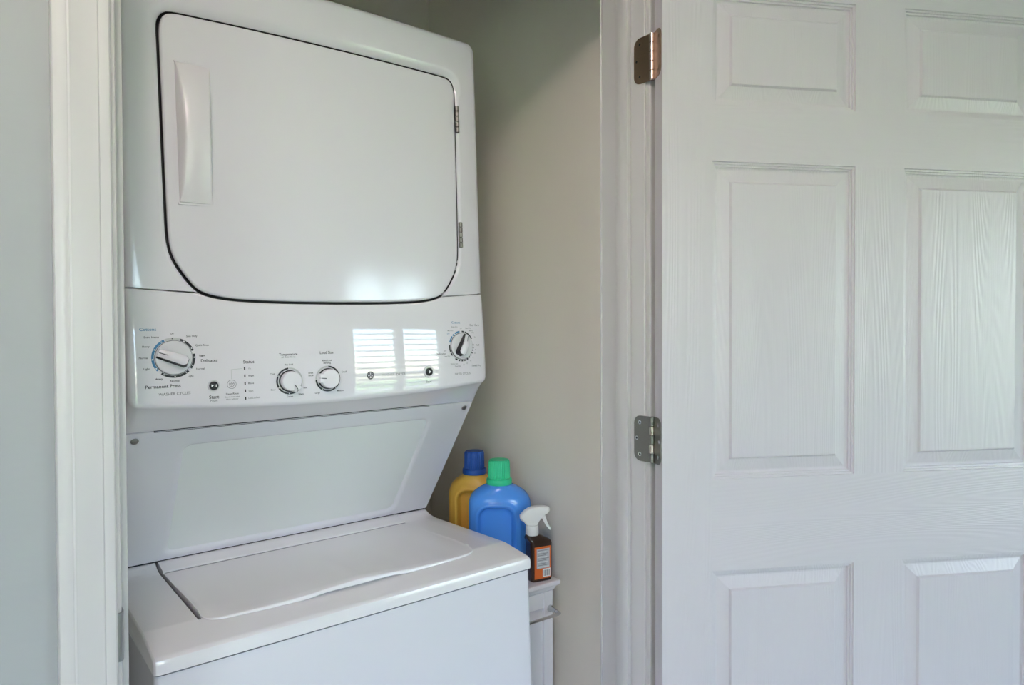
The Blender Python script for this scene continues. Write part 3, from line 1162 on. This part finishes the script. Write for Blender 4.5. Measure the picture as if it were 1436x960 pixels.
for s, x, z, w, m in (('Start', .1240, -.1080, .0155, M_print), ('Pause', .1237, -.1138, .0110, M_gprint), ('Deep Rinse', .1527, -.1046, .0200, M_print),
                      ('Select when using', .1525, -.1096, .0230, M_gprint), ('fabric softener', .1525, -.1135, .0195, M_gprint), ('Status', .1810, -.0525, .0180, M_print),
                      ('On', .1818, -.0640, .0042, M_gprint), ('Wash', .1838, -.0765, .0092, M_print), ('Rinse', .1836, -.0890, .0092, M_print),
                      ('Spin', .1828, -.1020, .0078, M_gprint), ('Lid Locked', .1880, -.1138, .0190, M_gprint),
                      ('Temperature', .2488, -.0425, .0325, M_print), ('All Cold Rinses', .2488, -.0473, .0250, M_gprint), ('Tap Cold', .2490, -.0605, .0145, M_print),
                      ('Cold', .2195, -.0757, .0078, M_print), ('Cool', .2200, -.1027, .0078, M_print), ('Colors', .2490, -.1163, .0110, M_print),
                      ('Warm', .2690, -.1135, .0098, M_print), ('Hot', .2768, -.1030, .0062, M_print),
                      ('Load Size', .3190, -.0420, .0255, M_print), ('Auto Load', .3188, -.0563, .0185, M_print), ('Sensing', .3190, -.0605, .0140, M_print),
                      ('Extra', .2880, -.0772, .0085, M_print), ('Large', .2880, -.0817, .0090, M_print), ('Small', .3510, -.0785, .0095, M_print),
                      ('Large', .2990, -.1135, .0090, M_print), ('Medium', .3425, -.1125, .0125, M_print),
                      ('WASHER', .4415, -.0888, .0270, M_lprint), ('DRYER', .4695, -.0893, .0200, M_gprint), ('Start', .5329, -.1080, .0125, M_gprint)):
    lettering(s, x, z, w, m)
# temperature and load size knobs
for x, z, pt, nm, arcs, dots in ((.2493, -.0893, 148, 'temperature_knob', ((122, 356, M_print), (358, 480, M_lprint)), (150, 183, 240, 296)),
                                 (.3195, -.0893, 276, 'load_size_knob', ((4, 268, M_print), (270, 362, M_lprint)), (72, 140, 212))):
    knob_small(x, z, pt, nm)
    for a0, a1, m in arcs:
        arc(x, z, .0205, .0234, a0, a1, m)
    for a in dots:
        disc(*pol(x, z, .0220, a), .0010, M_wprint)
# round monogram emblem
gx, gz = .4040, -.0883
arc(gx, gz, .0066, .0074, 0, 360, M_print, 'emblem')
for k in range(4):
    arc(*pol(gx, gz, .0047, 45+90*k), .0009, .0023, 0, 360, M_print, 'emblem')
    arc(gx, gz, .0052, .0066, 90*k-20, 90*k+20, M_print, 'emblem')
lettering('GE', gx, gz, .0058, M_print, height=.0042, name='emblem')
# dryer dial
cx, cz = .6165, -.0395
knob_dial(cx, cz, 31, 'dryer_dial')
for a0, a1, m in ((4, 16, M_print), (19, 62, M_print), (84, 90, M_print), (96, 101, M_print), (106, 111, M_print), (116, 122, M_print), (127, 133, M_print), (138, 144, M_print),
                  (150, 157, M_print), (163, 170, M_print), (176, 183, M_print), (190, 197, M_print), (203, 214, M_print),
                  (232, 244, M_print), (248, 276, M_print), (286, 312, M_blue), (316, 325, M_blue), (329, 354, M_blue)):
    arc(cx, cz, .0290, .0320, a0, a1, m)
for s, x, z, w, m in (('Cottons', .6050, .0098, .0215, M_blue), ('Easy Care', .6530, .0040, .0245, M_gprint), ('Off', .6170, -.0028, .0045, M_gprint),
                      ('Extra Dry', .6010, .0008, .0150, M_gprint), ('More Dry', .5900, -.0070, .0140, M_gprint), ('Dry', .5845, -.0130, .0060, M_blue), ('Less Dry', .5775, -.0120, .0001, M_gprint),
                      ('Less Dry', .6360, -.0022, .0145, M_gprint), ('More', .6430, -.0078, .0085, M_gprint), ('Dry', .6480, -.0118, .0060, M_gprint), ('70', .6520, -.0215, .0032, M_gprint),
                      ('Delicates', .5640, -.0538, .0245, M_gprint), ('Dry', .5745, -.0480, .0065, M_gprint), ('Less Dry', .5790, -.0590, .0150, M_gprint),
                      ('Fluff', .6590, -.0385, .0085, M_gprint), ('60', .6530, -.0475, .0032, M_gprint), ('50', .6505, -.0555, .0032, M_gprint), ('40', .6450, -.0640, .0032, M_gprint),
                      ('30', .6385, -.0710, .0032, M_gprint), ('20', .6290, -.0760, .0032, M_gprint), ('10', .6205, -.0785, .0032, M_gprint),
                      ('Wrinkle Care', .5960, -.0755, .0185, M_gprint), ('Dewrinkle', .6050, -.0805, .0150, M_gprint),
                      ('Timed Dry', .6530, -.0815, .0250, M_gprint), ('DRYER CYCLES', .6168, -.0968, .0395, M_gprint)):
    if w > .001:
        lettering(s, x, z, w, m)

# ------------------------------------------------------------------ narrow cabinet beside the washer
CT = CAM_H-.5845                       # top of the cabinet
cab = empty('storage_cabinet', (1.0, 1.45, 0))
tag(cab, 'narrow white cabinet with chrome bar between washer and closet wall', 'cabinet')
def C_(x, y, z):
    return (x-1.0, y-1.45, z)
CX0, CX1, CY0, CY1 = .915, 1.076, 1.2385, 1.72
bm = bmesh.new()
box(bm, C_(CX0, CY0+.018, .03), C_(CX1, CY1, CT-.022), .001, 1)
obj('body', bm, M_cab, cab)
# crown top: stepped moulding
bm = bmesh.new()
prof = [(.0, CT-.024), (.003, CT-.020), (.005, CT-.015), (.010, CT-.011), (.012, CT-.008), (.0125, CT-.002), (.011, CT)]
rings = []
for o, z in [(-.004, CT-.024)] + prof:
    rings.append([C_(CX0-o*.3, CY0-o, z), C_(CX1+o, CY0-o, z), C_(CX1+o, CY1, z), C_(CX0-o*.3, CY1, z)])
loft(bm, rings)
obj('top', bm, M_cab, cab)
# front frame and recessed panel
for nm, lo, hi in (('stile', (CX0, .03), (CX0+.028, CT-.024)), ('stile', (CX1-.028, .03), (CX1, CT-.024)),
                   ('rail', (CX0+.028, CT-.062), (CX1-.028, CT-.024)), ('rail', (CX0+.028, .03), (CX1-.028, .075))):
    bm = bmesh.new()
    box(bm, C_(lo[0], CY0, lo[1]), C_(hi[0], CY0+.018, hi[1]), .0015, 1)
    obj(nm, bm, M_cab, cab)
bm = bmesh.new()
box(bm, C_(CX0+.026, CY0+.006, .07), C_(CX1-.026, CY0+.016, CT-.060))
obj('front_panel', bm, M_cab, cab)
zb = CT-.066
bm = bmesh.new()
hx = CX1-.010
path = [(hx, CY0+.004, zb), (hx, CY0-.030, zb), (hx-.002, CY0-.036, zb), (hx-.008, CY0-.038, zb), (CX0+.018, CY0-.038, zb), (CX0+.012, CY0-.036, zb), (CX0+.010, CY0-.030, zb), (CX0+.010, CY0+.004, zb)]
tube(bm, [C_(*p) for p in path], .0036)
hb = obj('towel_bar', bm, M_chrome, cab, smooth=50)
for x in (hx, CX0+.010):
    bm = bmesh.new()
    rings = [[C_(x+rr*math.cos(2*PI*k/20), CY0-h, zb+rr*math.sin(2*PI*k/20)) for k in range(20)] for rr, h in ((.0080, -.001), (.0080, .002), (.0055, .006), (.0048, .022))]
    loft(bm, rings)
    obj('bar_mount', bm, M_chrome, hb, smooth=40)

# ------------------------------------------------------------------ bottles on the cabinet
def supere(a, b, t, p=3.0):
    c, s = math.cos(t), math.sin(t)
    return a*math.copysign(abs(c)**(2/p), c), b*math.copysign(abs(s)**(2/p), s)
def detergent(name, label, loc, rz, m_body, m_cap, hw, hd, H, pocket, asym=0.0, cap=(.0265, .0315)):
    """jug with a pressed-in grip on its broad side; width along local x, front is -y"""
    e_ = empty(name, loc, rz)
    tag(e_, label, 'bottle', 'detergent bottles')
    px0, px1, ptop_, rim, dep = pocket
    ZB = H-.058
    prof = [(0, .93, .93), (.004, .98, .97), (.012, 1, 1), (ZB*.45, 1, 1), (ZB*.74, 1, 1), (ZB*.80, .985, .985), (ZB*.85, .94, .955), (ZB*.89, .865, .90), (ZB*.925, .76, .84), (ZB*.955, .63, .78), (ZB*.98, .49, .70), (ZB*.995, .40, .645), (ZB, .36, .60)]
    tab_a = [(z, a) for z, a, b in prof]; tab_b = [(z, b) for z, a, b in prof]
    NZ, NA = 84, 128
    rings = []
    zz = [ZB*(k/NZ) for k in range(NZ+1)]
    for z in zz:
        a = interp(tab_a, z)*hw; b = interp(tab_b, z)*hd
        a = max(a, .0268); b = max(b, .0268) if z > ZB*.97 else b
        pw = lerp(3.2, 2.0, sstep(ZB*.80, ZB*.97, z))
        ring = []
        for k in range(NA):
            t = 2*PI*k/NA
            x, y = supere(a, b, t, pw)
            x += asym*sstep(ZB*.7, ZB, z)
            if y < 0:
                # signed distance to the rounded-top pocket
                cxp, hp = (px0+px1)/2, (px1-px0)/2
                rr = hp*.62
                qx = abs(x-cxp)-hp+rr
                qz = (z-ptop_)+rr
                if qz < 0:
                    dist = qx-rr if qx > -1e9 else 0
                    dist = max(dist, qz-rr) if qx < 0 else dist
                    dist = max(qx, qz)-rr if qx < 0 else qx-rr
                else:
                    dist = (math.hypot(max(qx, 0), qz) if qx > 0 else qz) - rr
                front = sstep(.15, .75, -y/b)
                y += front*dep*sstep(.0005, .0085, -dist)
                y -= front*rim*math.exp(-((dist-.004)/.0045)**2)
            ring.append((x, y, z))
        rings.append(ring)
    bm = bmesh.new()
    loft(bm, rings)
    obj('jug_body', bm, m_body, e_, smooth=60)
    bm = bmesh.new()
    ax = asym
    rc, rl = cap
    # collar
    lathe(bm, [(rl-.001, ZB-.002), (rl, ZB+.001), (rl, ZB+.010), (rl-.0015, ZB+.0125), (rc+.0008, ZB+.0135), (rc, ZB+.0135)], ax, 0, 48)
    cp = obj('cap', bm, m_cap, e_, smooth=40)
    bm = bmesh.new()
    NR = 120
    rings = []
    for rr, z, rib in ((rc, ZB+.013, 1), (rc-.0008, H-.006, 1), (rc-.0018, H-.002, .4), (rc-.004, H, 0), (.004, H-.0006, 0)):
        rings.append([((ax+(rr+rib*.0006*(1 if (k//2) % 2 else -1))*math.cos(2*PI*k/NR)), (rr+rib*.0006*(1 if (k//2) % 2 else -1))*math.sin(2*PI*k/NR), z) for k in range(NR)])
    loft(bm, rings)
    obj('ribbed_grip', bm, m_cap, cp, smooth=25)
    return e_
RZ = -YAW
bb = detergent('detergent_bottle', 'blue detergent jug with green cap standing behind the spray bottle', (1.020, 1.372, CT), RZ+math.radians(2), M_bottle, M_green, .0765, .043, .2710,
               (-.054, .035, .163, .0048, .015), asym=-.0015)
yb_ = detergent('detergent_bottle', 'golden yellow detergent jug with dark blue cap beside the washer', (1.036, 1.505, CT), RZ+math.radians(-6), M_yellow, M_bluecap, .0655, .043, .2730,
                (-.040, .040, .176, .0030, .020), cap=(.0260, .0310))
# printed side label of the blue jug
bm = bmesh.new()
rows = []
for j in range(13):
    z = lerp(.055, .158, j/12)
    rows.append([(lambda q: (q[0]*1.006, q[1]*1.006, z))(supere(.0765, .043, math.radians(a), 3.2)) for a in (-30, -27, -24, -20, -15, -8, 0, 8)])
grid(bm, rows)
lb = obj('side_label', bm, M_navy, bb, smooth=60)
for j in range(14):
    z = .060+j*.0068
    bm = bmesh.new()
    rr = [[(lambda q: (q[0]*1.010, q[1]*1.010, z+dz))(supere(.0765, .043, math.radians(a), 3.2)) for a in (-28.5, -26, -23, -19, -14 + (j*5) % 9)] for dz in (0, .0026)]
    grid(bm, rr)
    obj('printed_line', bm, M_lblgrey, lb)

# spray bottle
SZ = 1.10
sb = empty('spray_bottle', (1.052, 1.262, CT), RZ+math.radians(27))
tag(sb, 'brown spray bottle with white trigger and orange label on the cabinet', 'bottle')
bm = bmesh.new()
HWb, HDb = .0285, .0185
prof = [(0, .92), (.002, .97), (.006, 1), (.078, 1), (.083, .985), (.087, .94), (.091, .84), (.095, .70), (.099, .56), (.103, .47), (.109, .44)]
rings = []
nkx = -.0175
for z, k in prof:
    a, b = HWb*k, max(HDb*k, .0125 if z > .09 else 0)
    a = max(a, .0125)
    pw = lerp(5.5, 2.0, sstep(.083, .10, z))
    rings.append([(lambda q: (q[0]+nkx*sstep(.08, .10, z), q[1], z))(supere(a, b, 2*PI*i/72, pw)) for i in range(72)])
loft(bm, rings)
obj('bottle_body', bm, M_brown, sb, smooth=50)
def flat(nm, x0, x1, z0, z1, m, y, parent):
    bm = bmesh.new()
    bm.faces.new([bm.verts.new(c) for c in ((x0, y, z0), (x1, y, z0), (x1, y, z1), (x0, y, z1))])
    return obj(nm, bm, m, parent)
bl_ = flat('label', -.0215, .0225, .006, .0740, M_orange, -HDb-.0004, sb)
flat('label_text_block', -.0160, .0185, .028, .0695, M_lblgrey, -HDb-.0007, bl_)
flat('barcode_patch', .0000, .0205, .0090, .0265, M_wprint, -HDb-.0007, bl_)
for k in range(8):
    flat('barcode_bar', .0030+k*.0020, .0030+k*.0020+(.0012 if k % 3 else .0007), .0110, .0235, M_print, -HDb-.0009, bl_)
for k in range(11):
    flat('printed_line', -.0140, .0165-((k*7) % 5)*.0022, .0305+k*.0035, .0305+k*.0035+.0012, M_wprint if k % 3 == 0 else M_gprint, -HDb-.0009, bl_)
bm = bmesh.new()
lathe(bm, [(.0150, .0975), (.0155, .0985), (.0150, .1165), (.0142, .1180), (.0110, .1180)], nkx, 0, 40)
cl = obj('collar', bm, M_spray, sb, smooth=40)
for k in range(24):
    pass
# trigger head, outline in camera-facing units (metres from the collar axis), nozzle to the right
HP = [(-.0295, .1385), (-.0285, .1300), (-.0205, .1262), (-.0145, .1200), (-.0135, .1165), (.0135, .1165), (.0150, .1260), (.0240, .1345), (.0300, .1420), (.0395, .1455), (.0425, .1525),
      (.0370, .1585), (.0150, .1598), (-.0030, .1575), (-.0195, .1495)]
hp = [Vector((*p, 0)) for p in HP]
hp = chaikin(hp+[hp[0]], 2)[:-1]
rotb = Matrix.Rotation(math.radians(-27), 3, 'Z')
bm = bmesh.new()
cxh = sum(p.x for p in hp)/len(hp); czh = sum(p.y for p in hp)/len(hp)
rings = []
for yy, k in ((-.0115, .80), (-.0108, .90), (-.008, .97), (-.004, 1), (.004, 1), (.008, .97), (.0108, .90), (.0115, .80)):
    ring = []
    for p in hp:
        v = rotb @ Vector((lerp(cxh, p.x, k), yy, lerp(czh, p.y, k)))
        ring.append((v.x+nkx, v.y, v.z))
    rings.append(ring)
loft(bm, rings)
hdm = obj('trigger_head', bm, M_spray, sb, smooth=50)
bm = bmesh.new()
pth = [(.0250, .1390), (.0285, .1330), (.0310, .1270), (.0345, .1200), (.0400, .1130), (.0425, .1095)]
rings = []
for i, (x, z) in enumerate(pth):
    wd = lerp(.0042, .0016, i/5); hw_ = lerp(.0085, .0065, i/5)
    ring = []
    for (a, b) in ((-wd, -hw_), (wd, -hw_), (wd, hw_), (-wd, hw_)):
        v = rotb @ Vector((x+a, b, z+a*.35))
        ring.append((v.x+nkx, v.y, v.z))
    rings.append(ring)
loft(bm, rings)
obj('trigger', bm, M_spray, sb, smooth=60)
for ch_ in sb.children:
    ch_.scale = (1, 1, SZ)
